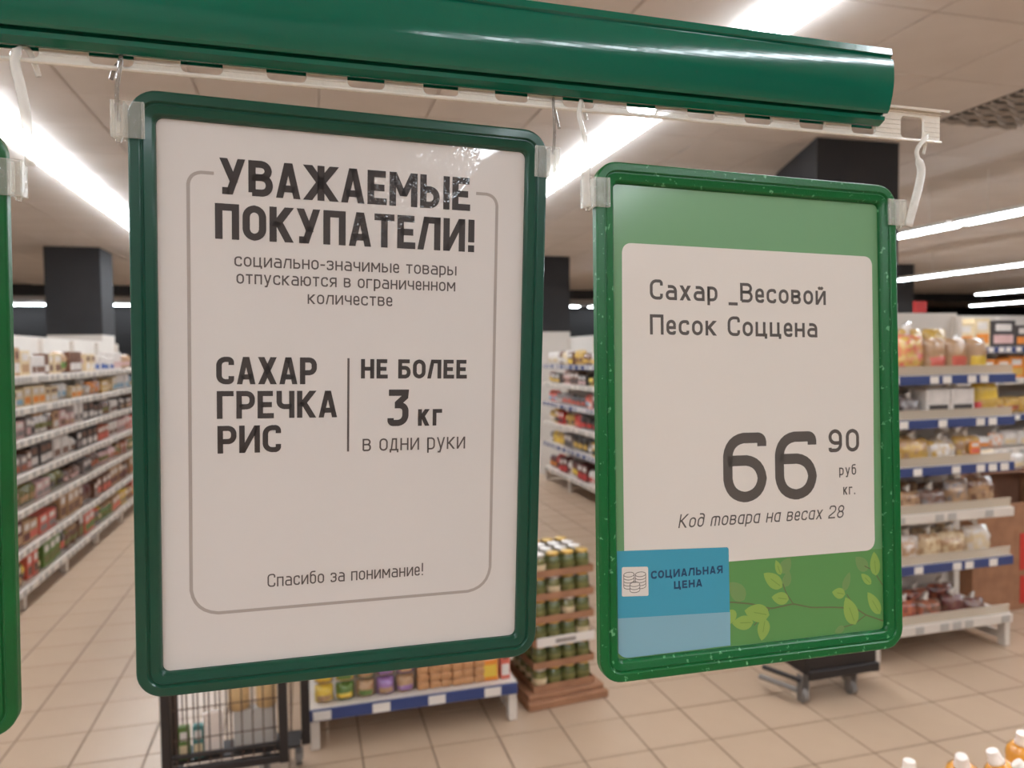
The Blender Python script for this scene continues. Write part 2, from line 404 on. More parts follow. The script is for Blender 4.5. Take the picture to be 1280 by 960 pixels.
def pouch(w, d, h, c, c2, seed=1):
    k = ('po', w, d, h, c, c2, seed)
    if k not in mcache:
        b = pillow(MB(), w, h, d, seed)
        me = b.mesh('pouch', [pm(c, True), pm(c2, True)], True)
        for p in me.polygons:
            z = p.center[2]/h
            if p.center[1] < d*.5 and (.18 < z < .5) and abs(p.center[0]) < w*.42: p.material_index = 1
        mcache[k] = me
    return mcache[k]
def cbag(w, d, h, c, c2, seed=1):
    k = ('cb', w, d, h, c, c2, seed)
    if k not in mcache:
        b = pillow(MB(), w, h*.8, d, seed)
        # gathered neck
        b.tube([(0, d/2, h*.76), (w*.04, d/2, h*.86), (-w*.05, d/2, h)], [w*.12, w*.07, w*.2], 7, 1, flat=.5)
        mcache[k] = b.mesh('clear_bag', [clearbag(c, c2), mat('crumpled_film', (214, 202, 190), .2, coat=1, coatr=.1, bump=.8, bscale=60)], True)
    return mcache[k]
def jar(w, d, h, c, c2):
    k = ('ja', w, h, c, c2)
    if k not in mcache:
        r = w/2
        b = MB().lathe([(r*.9, 0), (r, .006), (r, h*.74), (r*.78, h*.84), (r*.78, h*.86)], 14, 0, 0, r)
        b.lathe([(r*1.005, h*.24), (r*1.012, h*.25), (r*1.012, h*.5), (r*1.005, h*.51)], 14, 2, 0, r)
        b.lathe([(r*.84, h*.86), (r*.86, h*.865), (r*.86, h*.985), (r*.8, h)], 14, 1, 0, r)
        mcache[k] = b.mesh('jar', [mat('glassjar_'+c, PAL[c], .12, var=.3, scale=40, coat=.8), mat('lid_'+c2, PAL[c2], .3, metal=.3), pm('cream' if c == 'olive' else 'olive')], True)
    return mcache[k]
KW = {'carton': ('carton', carton, 'box'), 'pouch': ('pouch', pouch, 'pouch'), 'bag': ('clear_bag', cbag, 'bag'), 'jar': ('jar', jar, 'jar')}
labels_used = {}
def dedupe():
    byl = {}
    for o in COL.objects:
        if o.parent is None and o.get('group') and o.get('label'): byl.setdefault(o['label'], []).append(o)
    for l, os_ in byl.items():
        if len(os_) < 2 or 'lamp' in l: continue
        if 'left' in os_[0]['group'] and 'gondola' in os_[0]['group']: os_.sort(key=lambda o: o.location.y); W = ['nearest', 'second', 'third', 'fourth', 'fifth']
        elif 'gap' in os_[0]['group']: os_.sort(key=lambda o: -o.location.y); W = ['farthest', 'second', 'third', 'fourth', 'fifth']
        else: os_.sort(key=lambda o: o.location.x); W = ['leftmost', 'second', 'third', 'fourth', 'fifth']
        for w_, o in zip(W, os_): o['label'] = w_+' '+o['label']
def fill(loc, rz, x0, x1, z, hmax, kinds, pal, group, where, seed, wr=(.09, .17), depth=.2, back=.04, double=False, tilt=0):
    """stand products side by side along a shelf; labels name the two neighbours"""
    R = random.Random(seed); items = []; x = x0
    while x < x1-.04:
        k = R.choice(kinds); w_ = round(R.uniform(*wr)/.02)*.02
        if k == 'jar': w_ = min(w_, .09)
        if x+w_ > x1: break
        c = R.choice(pal); c2 = R.choice([q for q in pal if q != c] or ['white'])
        h = round(hmax*R.uniform(.62, .97)/.02)*.02
        if k == 'jar': h = min(h, .15)
        rep = R.choice((1, 1, 2, 2, 3)) if k != 'bag' else 1
        for _ in range(rep):
            if x+w_ > x1: break
            items.append((k, x+w_/2, w_, h, c, c2)); x += w_+.006
    Mx = Matrix.Translation(loc)@Matrix.Rotation(rz, 4, 'Z')
    for i, (k, xc, w_, h, c, c2) in enumerate(items):
        l = items[i-1] if i else None; r = items[i+1] if i+1 < len(items) else None
        d = round(min(depth, max(.06, w_*.8)), 2)
        nm, fn, kw = KW[k]
        me = fn(w_, d, h, c, c2, R.randint(1, 3)) if k in ('pouch', 'bag') else fn(w_, d, h, c, c2)
        p = Mx@Vector((xc, back+R.uniform(0, .015), z+.0005))
        nb = ' between %s and %s' % (('%s %s' % (l[4], KW[l[0]][2])) if l else 'shelf end', ('%s %s' % (r[4], KW[r[0]][2])) if r else 'shelf end')
        lab = '%s %s with %s print%s, %s' % (c, kw, c2, nb, where)
        link(nm, me, None, p, rz+(R.uniform(-.02, .02) if k != 'carton' else 0), label=lab, cat=kw, group=group)
        if double and k == 'carton' and h < hmax*.5: pass
LG = ((-1.9, 3.91, 0), pi/2)
pals = [['green', 'olive', 'tan', 'yellow', 'coral', 'charcoal', 'brown', 'grey'], ['coral', 'rust', 'brown', 'tan', 'grey', 'tan', 'maroon', 'brown'], ['tan', 'brown', 'grey', 'rust', 'pink', 'charcoal', 'olive'],
        ['rust', 'coral', 'white', 'grey', 'charcoal', 'brown', 'pink'], ['charcoal', 'white', 'pink', 'brown', 'tan', 'grey'], ['cream', 'tan', 'gold', 'cream', 'sky', 'orange', 'white'], ['cream', 'white', 'pink', 'green', 'brown', 'blue', 'tan', 'white']]
knd = [['carton', 'pouch', 'jar'], ['carton', 'pouch', 'carton'], ['carton', 'pouch', 'jar'], ['carton', 'carton', 'pouch'], ['carton', 'carton', 'jar'], ['pouch', 'bag', 'carton'], ['carton', 'pouch', 'carton']]
hm = [.2, .21, .17, .18, .17, .17, .2]
for k in range(7):
    fill(*LG, 1.2, 5.7, ZL[k], hm[k], knd[k], pals[k], 'packs on the left gondola, %s shelf' % ORD[k], '%s shelf left' % ORD[k], 20+k, back=.03, wr=(.09, .19))
MG = ((3.10, 9.56, 0), -pi/2)
pm2 = [['red', 'maroon', 'yellow', 'orange', 'white'], ['yellow', 'grey', 'charcoal', 'white', 'gold'], ['charcoal', 'gold', 'coral', 'red', 'white'], ['charcoal', 'grey', 'coral', 'white', 'sky'], ['brown', 'charcoal', 'gold', 'yellow', 'pink'], ['gold', 'cream', 'brown', 'yellow', 'white']]
O6 = ['lowest', 'second', 'third', 'fourth', 'fifth', 'top']
for k in range(6):
    fill(*MG, .06, 3.4, ZR[k], (.24, .2, .18, .18, .17, .2)[k], ['carton', 'pouch', 'pouch'], pm2[k], 'packs on the gap shelves, %s shelf' % O6[k], '%s shelf between signs' % O6[k], 60+k, back=.03, wr=(.1, .19))
RG = ((2.93, 3.3, 0), 0)
for k, z in enumerate((.52, .82, 1.12, 1.42)):
    fill((-.02, 3.3, 0), 0, .03, .91, z, .2, ['carton', 'pouch'], ['tan', 'cream', 'gold', 'lilac', 'rust'], 'packs on the left end unit, %s shelf' % ORD[k+1], 'left end unit', 400+k, wr=(.11, .19), back=.03)
rc = [(['bag'], ['maroon', 'brown', 'maroon', 'rust', 'maroon'], .15), (['bag'], ['tan', 'cream', 'white', 'tan'], .23), (['bag'], ['brown', 'tan', 'grey', 'cream'], .22),
      (['bag'], ['cream', 'tan', 'white', 'gold'], .2), (['bag', 'carton', 'bag'], ['brown', 'white', 'grey', 'charcoal'], .19), (['bag', 'pouch', 'bag'], ['gold', 'yellow', 'cream', 'gold', 'coral', 'gold', 'tan'], .30)]
for k in range(6):
    ks, pl, h = rc[k]
    fill(*RG, .03, .91 if k != 4 else .72, ZR[k], h, ks, pl, 'bags on the right end unit, %s shelf' % O6[k], '%s shelf right unit' % O6[k], 81+k, wr=(.13, .2), back=.02, depth=.14)
    fill((2.93, 3.3+.17, 0), 0, .05, .9, ZR[k], h*1.0, ks, pl, 'rear bags on the right end unit, %s shelf' % O6[k], 'rear of %s shelf right' % O6[k], 181+k, wr=(.11, .18), back=.02, depth=.13)
link('pouch', pouch(.17, .12, .19, 'yellow', 'gold', 2), None, (3.76, 3.34, ZR[4]+.001), 0, label='yellow snack pouch at the right end of the fifth shelf', cat='pouch')
link('pouch', pouch(.048, .05, .08, 'red', 'white', 2), None, (3.647, 3.312, ZR[4]+.001), 0, label='small red pouch beside the yellow pouch on the fifth shelf', cat='pouch')
link('carton', carton(.07, .01, .07, 'orange', 'coral'), None, (3.60, 3.302, ZR[3]+.052), 0, label='small orange card clipped before the fourth shelf of the right unit', cat='card')
fill((4.75, 4.9, 0), 0, .4, 2.4, 1.72, .25, ['carton'], ['pink', 'cream', 'charcoal', 'cream', 'orange'], 'boxes on the distant right unit', 'distant unit top shelf', 301, wr=(.14, .26))
fill((4.75, 4.9, 0), 0, .4, 2.4, 1.455, .2, ['carton'], ['orange', 'gold', 'orange', 'cream'], 'boxes on the distant right unit', 'distant unit fifth shelf', 302, wr=(.12, .2))
fill((4.75, 4.9, 0), 0, .4, 2.4, 1.15, .18, ['carton', 'pouch'], ['orange', 'rust', 'cream', 'gold', 'maroon'], 'boxes on the distant right unit', 'distant unit fourth shelf', 303, wr=(.12, .2))
fill((4.75, 4.9, 0), 0, .4, 2.4, .86, .16, ['bag', 'pouch'], ['orange', 'white', 'cream', 'gold'], 'packs on the distant right unit', 'distant unit third shelf', 304, wr=(.12, .2))
for nm, x, mc, w_ in (('blue', 3.37, 'blue', .05), ('red', 3.56, 'red', .09)):
    MB().box(0, 0, 0, w_, .02, .07, bev=.003).build('topper_card', pm('sky' if 0 else mc), None, loc=(x, 3.694, 1.931), label='small %s card standing on top of the right end unit' % nm, cat='card')
# left end unit: bottom shelf
def row(items, loc, group):
    pass
ez = .186
seqs = [('pouch', .065, .08, 'yellow', 'tan', 'yellow'), ('pouch', .155, .08, 'green', 'yellow', 'green and yellow'), ('pouch', .245, .08, 'tan', 'green', 'tan and green'), ('pouch', .335, .08, 'lilac', 'tan', 'lilac and tan'), ('pouch', .425, .08, 'tan', 'lilac', 'tan and lilac')]
for k, (kd, x, w_, c, c2, txt) in enumerate(seqs):
    for lv in range(2):
        b = link('pouch', pouch(w_, .09, .075, c if lv == 0 else c2, c2 if lv == 0 else c, 1+(k+lv) % 3), None, (-.02+x, 3.32, ez+.001+lv*.084), 0,
             label='%s biscuit pouch, %s layer, on the shelf under left sign' % (txt, ('lower', 'upper')[lv]), cat='pouch', group='biscuit pouches under the left sign')
for k in range(3):
    for lv in range(4):
        for s_ in range(2):
            link('biscuit_pack', mcache.setdefault('bp', MB().box(-.026, 0, 0, .026, .09, .034, bev=.006).mesh('biscuit_pack', mat('biscuit', (192, 140, 96), .5, var=.3, scale=60))), None,
                 (-.02+.532+k*.105+s_*.055-.027, 3.335, ez+lv*.036), 0, label='brown biscuit pack, %s column of the %s small stack, %s layer, under left sign' % (('left', 'right')[s_], ('left', 'middle', 'right')[k], ('lowest', 'second', 'third', 'top')[lv]), cat='biscuits', group='stacked biscuit packs under the left sign')
link('carton', carton(.08, .05, .17, 'orange', 'yellow'), None, (.80, 3.34, ez), 0, label='orange box near the right end of the low shelf', cat='box')
link('carton', carton(.045, .05, .16, 'coral', 'white'), None, (.875, 3.34, ez), 0, label='coral box at the right end of the low shelf', cat='box')

# ------------------------------------------------------------------ stacked trays of pickle jars
pk = thing('jar_display', 'stack of cardboard trays on a base between the signs', 'display', (1.185, 3.58, 0), .10)
MB().box(-.215, -.21, 0, .215, .25, .035, bev=.004).box(-.205, -.18, .035, .205, .22, .06, bev=.004).build('base', M_card, pk)
TZ = [.062, .175, .288, .40, .513, .626]
tray = MB().box(-.165, -.155, 0, .165, .185, .006).box(-.165, -.155, .006, .165, -.151, .034).box(-.165, .181, .006, .165, .185, .034).box(-.165, -.151, .006, -.161, .181, .034).box(.161, -.151, .006, .165, .181, .034).mesh('tray', M_card)
PAL['moss'] = (92, 96, 54)
prot = jar(.076, .076, .104, 'moss', 'gold'); prot2 = jar(.076, .076, .104, 'olive', 'white')
Mp = Matrix.Translation(pk.location)@Matrix.Rotation(.10, 4, 'Z')
LV = ['lowest', 'second', 'third', 'fourth', 'fifth', 'sixth']
for k, z in enumerate(TZ):
    link('tray', tray, pk, (0, 0, z))
    for iy in range(4):
        for ix in range(4):
            if k < 5 and not (iy == 0 or ix == 0): continue
            p = Mp@Vector((-.118+ix*.0787, -.148+iy*.0815, z+.0068))
            top = k == 5
            link('pickle_jar', prot2 if (top and iy in (1, 2)) or (k+ix) % 5 == 0 else prot, None, p, .10,
                 label='%s jar of green pickles, %s from left, row %s, tray %s' % ('white lidded' if ((top and iy in (1, 2)) or (k+ix) % 5 == 0) else 'gold lidded', ('first', 'second', 'third', 'fourth')[ix], ('front', 'second', 'third', 'back')[iy], LV[k]),
                 cat='jar', group='pickle jars in the tray stack')
MB().box(-.15, -.162, .285, .165, -.157, .33).build('price_card', M_ticket, pk, label='white price strip across the trays')
MB().box(-.05, -.1635, .297, .06, -.1621, .317).build('lettering', mat('grey_print', (140, 130, 124), .6), pk)

# ------------------------------------------------------------------ mesh cart
ct = thing('mesh_trolley', 'dark steel mesh trolley standing below the left sign', 'trolley', (-.335, 3.06, 0), .0)
mb = lambda: MB()
for (x, y) in ((-.215, 0), (.215, 0), (-.215, .16), (.3, .12)): MB().box(x-.018, y-.015, .1, x+.018, y+.015, .85, bev=.004).build('post', M_dark, ct)
for z0 in (.105, .79): MB().box(-.197, -.014, z0, .197, .014, z0+.03, bev=.003).build('rail', M_dark, ct)
MB().box(-.197, -.008, .172, .197, .008, .187, bev=.003).build('rail', M_dark, ct)
MB().box(-.225, .145, .105, .30, .17, .13, bev=.003).build('rail', M_dark, ct)
wm = MB().tube([(0, 0, .135), (0, 0, .79)], .0028, 6).mesh('wire', M_wire)
for k in range(10): link('wire', wm, ct, (-.18+k*.04, .004, 0))
for k in range(11): link('wire', wm, ct, (-.18+k*.042, .158, 0))
for k in range(3): link('wire', wm, ct, (-.215, .04+k*.04, 0))
for z in (.24, .36, .48, .6): MB().tube([(-.197, .01, z), (.197, .01, z)], .0025, 6).build('wire', M_wire, ct)
MB().box(-.197, .016, .14, .28, .144, .15).build('floor_plate', M_dark, ct)
wh = MB()
for sx in (-.2, .14, .27):
    for y in (.0, .15):
        if sx == .27 and y == 0: continue
        b = MB(); b.tube([(sx-.012, y, .035), (sx+.012, y, .035)], .035, 14); b.box(sx-.017, y-.02, .03, sx-.013, y+.02, .105); b.box(sx+.013, y-.02, .03, sx+.017, y+.02, .105)
        b.build('caster', M_rubber, ct)
MB().box(-.08, 0, 0, .08, .05, .16, bev=.004).build('paper_pack', mat('grey_pack', (176, 168, 160), .5), None, loc=(-.23, 3.10, .151), label='pale grey pack lying inside the mesh trolley', cat='pack')
MB().box(-.05, 0, 0, .02, .02, .17, bev=.004).build('paper_pack', mat('white_pack', (224, 208, 196), .5), None, loc=(-.37, 3.10, .151), rz=.2, label='white upright sheet pack at the trolley left side', cat='pack')
for k, x in enumerate((-.31, -.205)):
    link('can', mcache.setdefault('can', MB().lathe([(.036, 0), (.04, .005), (.04, .095), (.037, .1)], 16).mesh('can', mat('beige_can', (206, 170, 122), .4, var=.2, scale=20), True)), None, (x+.02, 3.13, .3125), 0,
         label='beige tub on the grey pack, %s of the pair' % ('left', 'right')[k], cat='tub')
for k, x in enumerate((-.48, -.44)):
    link('carton', carton(.04, .03, .13, 'teal' if k else 'green', 'cream'), None, (x-.012*(1-k), 3.085, .151), 0, label='%s small carton inside the left of the mesh trolley' % ('green', 'teal')[k], cat='box')

# ------------------------------------------------------------------ dark platform dolly
dl = thing('platform_dolly', 'low dark dolly with casters under the right sign', 'dolly', (2.50, 3.12, 0), 0)
MB().box(-.19, -.08, .125, .22, .13, .34, bev=.012).build('body', M_dark, dl)
MB().box(-.19, -.095, .115, .22, -.08, .16, bev=.004).build('bumper', M_dark, dl)
MB().tube([(-.24, -.07, .07), (-.32, .12, .07)], .014, 8).build('side_rail', M_rubber, dl)
MB().tube([(-.22, -.07, .115), (-.30, .12, .115)], .012, 8).build('side_rail', M_dark, dl)
for (x, y) in ((-.20, -.06), (.085, -.05), (.17, .08)):
    b = MB(); b.tube([(x-.014, y, .032), (x+.014, y, .032)], .032, 14); b.box(x-.02, y-.02, .03, x-.015, y+.02, .14); b.box(x+.015, y-.02, .03, x+.02, y+.02, .14)
    b.build('caster', M_rubber, dl)

# ------------------------------------------------------------------ cardboard display bin at the right
bn = thing('display_bin', 'brown cardboard display bin right of the end shelving unit', 'bin', (4.08, 3.75, 0), 0)
MB().box(0, 0, .0, .75, .012, .70).box(0, .6, 0, .75, .612, .88).box(0, .012, 0, .012, .6, .88).box(.738, .012, 0, .75, .6, .88).build('wall_board', M_card, bn)
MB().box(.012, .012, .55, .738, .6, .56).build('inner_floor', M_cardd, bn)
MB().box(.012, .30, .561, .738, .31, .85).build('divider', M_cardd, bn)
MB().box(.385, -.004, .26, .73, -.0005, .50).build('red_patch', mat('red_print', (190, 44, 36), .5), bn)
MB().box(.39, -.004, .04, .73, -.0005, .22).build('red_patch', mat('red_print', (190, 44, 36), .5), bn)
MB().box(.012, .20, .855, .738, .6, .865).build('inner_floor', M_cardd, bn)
R = random.Random(5)
for i in range(5):
    for j in range(3):
        c = R.choice(['white', 'cream', 'cream', 'tan'])
        link('pouch', pouch(.13, .06, .11, c, 'cream' if c != 'cream' else 'tan', 1+(i+j) % 3), None, (4.17+i*.14, 3.98+j*.11, .868), R.uniform(-.1, .1),
             label='%s pouch standing on the cardboard bin, %s row, %s from left' % (c, ('front', 'middle', 'back')[j], ('first', 'second', 'third', 'fourth', 'fifth')[i]), cat='pouch', group='pale pouches on the cardboard bin')
link('pouch', pouch(.12, .06, .09, 'yellow', 'cream', 2), None, (4.40, 4.45, .90), 0, label='yellow pouch behind the pale pouches', cat='pouch')
bn2 = thing('display_stand', 'low cardboard stand behind the display bin', 'stand', (4.08, 4.39, 0), 0)
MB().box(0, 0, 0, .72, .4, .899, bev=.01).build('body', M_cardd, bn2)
link('carton', carton(.1, .06, .1, 'teal', 'sky'), None, (4.56, 4.45, .90), 0, label='teal box behind the pale pouches', cat='box')

# ------------------------------------------------------------------ foreground bottles, bottom right corner
M_cap = mat('white_cap', (238, 224, 212), .35)
M_juice = mat('orange_liquid', (226, 156, 62), .2, coat=.8)
bt = thing('nozzle_bottle', 'orange bottle with tall white cap, leftmost in the bottom right corner', 'bottle', (0, 0, 0), 0, 'white capped bottles in the corner')
MB().lathe([(.022, 0), (.026, .006), (.026, .158), (.023, .170), (.015, .178), (.0125, .180)], 20).build('body', M_juice, bt, smooth=True)
MB().lathe([(.0118, .1802), (.0118, .1835), (.0102, .185), (.0092, .198), (.0088, .2), (.007, .2)], 16).build('cap', M_cap, bt, smooth=True)
MB().lathe([(.0262, .03), (.0265, .031), (.0265, .1), (.0262, .101)], 20).build('label_band', mat('band', (236, 200, 120), .4), bt, smooth=True)
BT = [((.9115, .95, 1.0637), (0, 0)), ((.9830, .92, 1.0745), (-.32, .22)), ((1.0213, .90, 1.0885), (-.34, -.16)), ((1.142, .95, 1.0733), (-.2, .12)), ((1.0103, .85, 1.0979), (-.62, -.5))]
bl = ['', 'second from left in the bottom right corner', 'third from left in the bottom right corner', 'rightmost, its cap cut by the frame edge', 'nearest, lying before the others at the corner']
for k, (tip, (ty, tx)) in enumerate(BT):
    o = bt if k == 0 else copy_tree(bt)
    if k: o['label'] = 'orange bottle with tall white cap, '+bl[k]
    Rm = Matrix.Rotation(ty, 4, 'Y')@Matrix.Rotation(tx, 4, 'X')
    ax = Rm@Vector((0, 0, .2))
    o.matrix_world = Matrix.Translation(Vector(tip)-ax)@Rm
tb = thing('bottle_bin', 'white wire bin just below the frame holding the white capped bottles', 'bin', (1.03, .91, 0), 0)
MB().box(-.2, -.14, .80, .28, .14, .835).build('bin_floor', M_steel, tb)
for (x, y) in ((-.19, -.13), (.27, -.13), (-.19, .13), (.27, .13)): MB().tube([(x, y, 0), (x, y, .93)], .008, 8).build('leg', M_steel, tb)

# ------------------------------------------------------------------ the hanging rail and its signs
YR = radians(1.7)
P0 = Vector((-.0847, .4255, 0))
def railM(dy=0): return Matrix.Translation(P0)@Matrix.Rotation(YR, 4, 'Z')
RM = railM()
S0, S1 = -.62, .5305
ra = thing('hanging_rail', 'clear slotted plastic rail carrying the hanging signs', 'rail'); ra.matrix_world = RM
def sweep_x(prof, x0, x1, close=True):
    b = MB(); n = len(prof)
    vs = [(x0, y, z) for y, z in prof]+[(x1, y, z) for y, z in prof]
    b.add(vs, [tuple(range(n)), tuple(range(2*n-1, n-1, -1))]+[(i, (i+1) % n, (i+1) % n+n, i+n) for i in range(n)]); return b
# body: posts between the windows, lower lip, ribbed top band
MB_body = MB()
MB_body.box(S0, .0, 1.8845, S1, .0016, 1.8900)
MB_body.box(S0, -.0012, 1.8865, S1, .0, 1.8872).box(S0, -.0012, 1.8885, S1, .0, 1.8892)
MB_body.box(S0, .0, 1.8674, S1, .0016, 1.8694)
k = -14; per = .0427; xs = S0
def rwin(b, x0, x1, z0, z1, r=.003):
    """fill the four rounded corners of a window"""
    for cx, cz, sx, sz in ((x0, z0, 1, 1), (x1, z0, -1, 1), (x0, z1, 1, -1), (x1, z1, -1, -1)):
        pts = [(cx, cz)]+[(cx+sx*r*(1-sin(a)), cz+sz*r*(1-cos(a))) for a in [i*pi/2/4 for i in range(5)]]
        b.prism(pts, .0, .0016)
while True:
    a = -.0170+per*k
    if a > S1: a = S1
    x1 = min(a, S1)
    MB_body.box(max(xs, S0), .0, 1.8694, x1, .0016, 1.8845)
    for q in range(4): MB_body.box(max(xs, S0)+.0004, -.0005, 1.8716+q*.0032, x1-.0004, 0, 1.8726+q*.0032)
    if a+.0207 >= S1-.002: break
    rwin(MB_body, a, a+.0207, 1.8694, 1.8845)
    xs = a+.0207; k += 1
MB_body.build('slotted_body', M_rail, ra)
sweep_x([(-.0045, 1.8880), (-.005, 1.8895), (.0016, 1.8912), (.0016, 1.8901), (-.002, 1.8895)], S0, S1+.004).build('top_lip', M_rail, ra)
sweep_x([(-.0014, 1.8668), (-.0020, 1.8675), (-.0016, 1.8684), (-.0002, 1.8686), (-.0002, 1.8668)], S0, S1).build('lower_lip', M_rail, ra)
# green glossy channel clipped over the rail
gb = thing('green_channel', 'long glossy dark green plastic channel above the signs', 'channel'); gb.matrix_world = RM
E1 = .473
prof = [(-.0125, 1.9230), (-.0146, 1.9228), (-.0152, 1.9185), (-.0138, 1.9172), (-.0142, 1.9160), *[(-.0168+.0040*((z-1.9035)/.0205)**2 if z < 1.9035 else -.0168+.0011*((z-1.9035)/.0120)**2.4, z) for z in [1.9152-.033*i/22 for i in range(23)]], (-.0112, 1.8806), (-.0070, 1.8812), (-.0072, 1.8800), (-.0090, 1.8792), (-.0086, 1.8768), (-.0040, 1.8742), (-.0022, 1.8741),
        (-.0022, 1.8752), (-.0040, 1.8756), (-.0072, 1.8775), (-.0056, 1.8812), (-.0105, 1.8822), (-.0120, 1.8835), (-.0136, 1.8890), (-.0150, 1.8965), (-.0156, 1.9030), (-.0154, 1.9088), (-.0146, 1.9140), (-.0125, 1.9160)]
sweep_x(prof, S0, E1).build('face', M_beam, gb)
sweep_x([(-.0125, 1.9215), (-.0125, 1.9230), (.0042, 1.9240), (.0042, 1.8745), (.0030, 1.8745), (.0030, 1.9225)], S0, E1).build('back_leg', M_beam, gb)

# ---- stroke lettering -------------------------------------------------
def ribbon(b, pts, t, y, closed=False):
    """flat stroke of width t along pts (x,z) with optional corner radius"""
    P = []
    n = len(pts)
    for i, p in enumerate(pts):
        r = p[2] if len(p) > 2 else 0
        if r > 0 and (closed or 0 < i < n-1):
            a = Vector(pts[i-1][:2]); c = Vector(p[:2]); d = Vector(pts[(i+1) % n][:2])
            u = (a-c); v = (d-c); r = min(r, u.length*.499, v.length*.499)
            u.normalize(); v.normalize(); N = 6
            for k in range(N+1):
                s = k/N; P.append(((1-s)**2*(c+u*r)+2*s*(1-s)*(c+(u+v)*r*.12)+s*s*(c+v*r)))
        else: P.append(Vector(p[:2]))
    m = len(P); vs = []
    for i in range(m):
        if closed: a, c, d = P[i-1], P[i], P[(i+1) % m]
        else: a, c, d = P[max(i-1, 0)], P[i], P[min(i+1, m-1)]
        e1 = (c-a) if (c-a).length > 1e-9 else (d-c); e2 = (d-c) if (d-c).length > 1e-9 else (c-a)
        e1 = e1.normalized(); e2 = e2.normalized()
        n1 = Vector((-e1.y, e1.x)); n2 = Vector((-e2.y, e2.x)); h = (n1+n2)
        h = h.normalized() if h.length > 1e-6 else n1
        k = t/2/max(.5, h.dot(n1))
        vs.append((c.x+h.x*k, y, c.y+h.y*k)); vs.append((c.x-h.x*k, y, c.y-h.y*k))
    fs = []
    for i in range(m if closed else m-1):
        j = (i+1) % m; fs.append((2*i, 2*i+1, 2*j+1, 2*j))
    b.add(vs, fs)
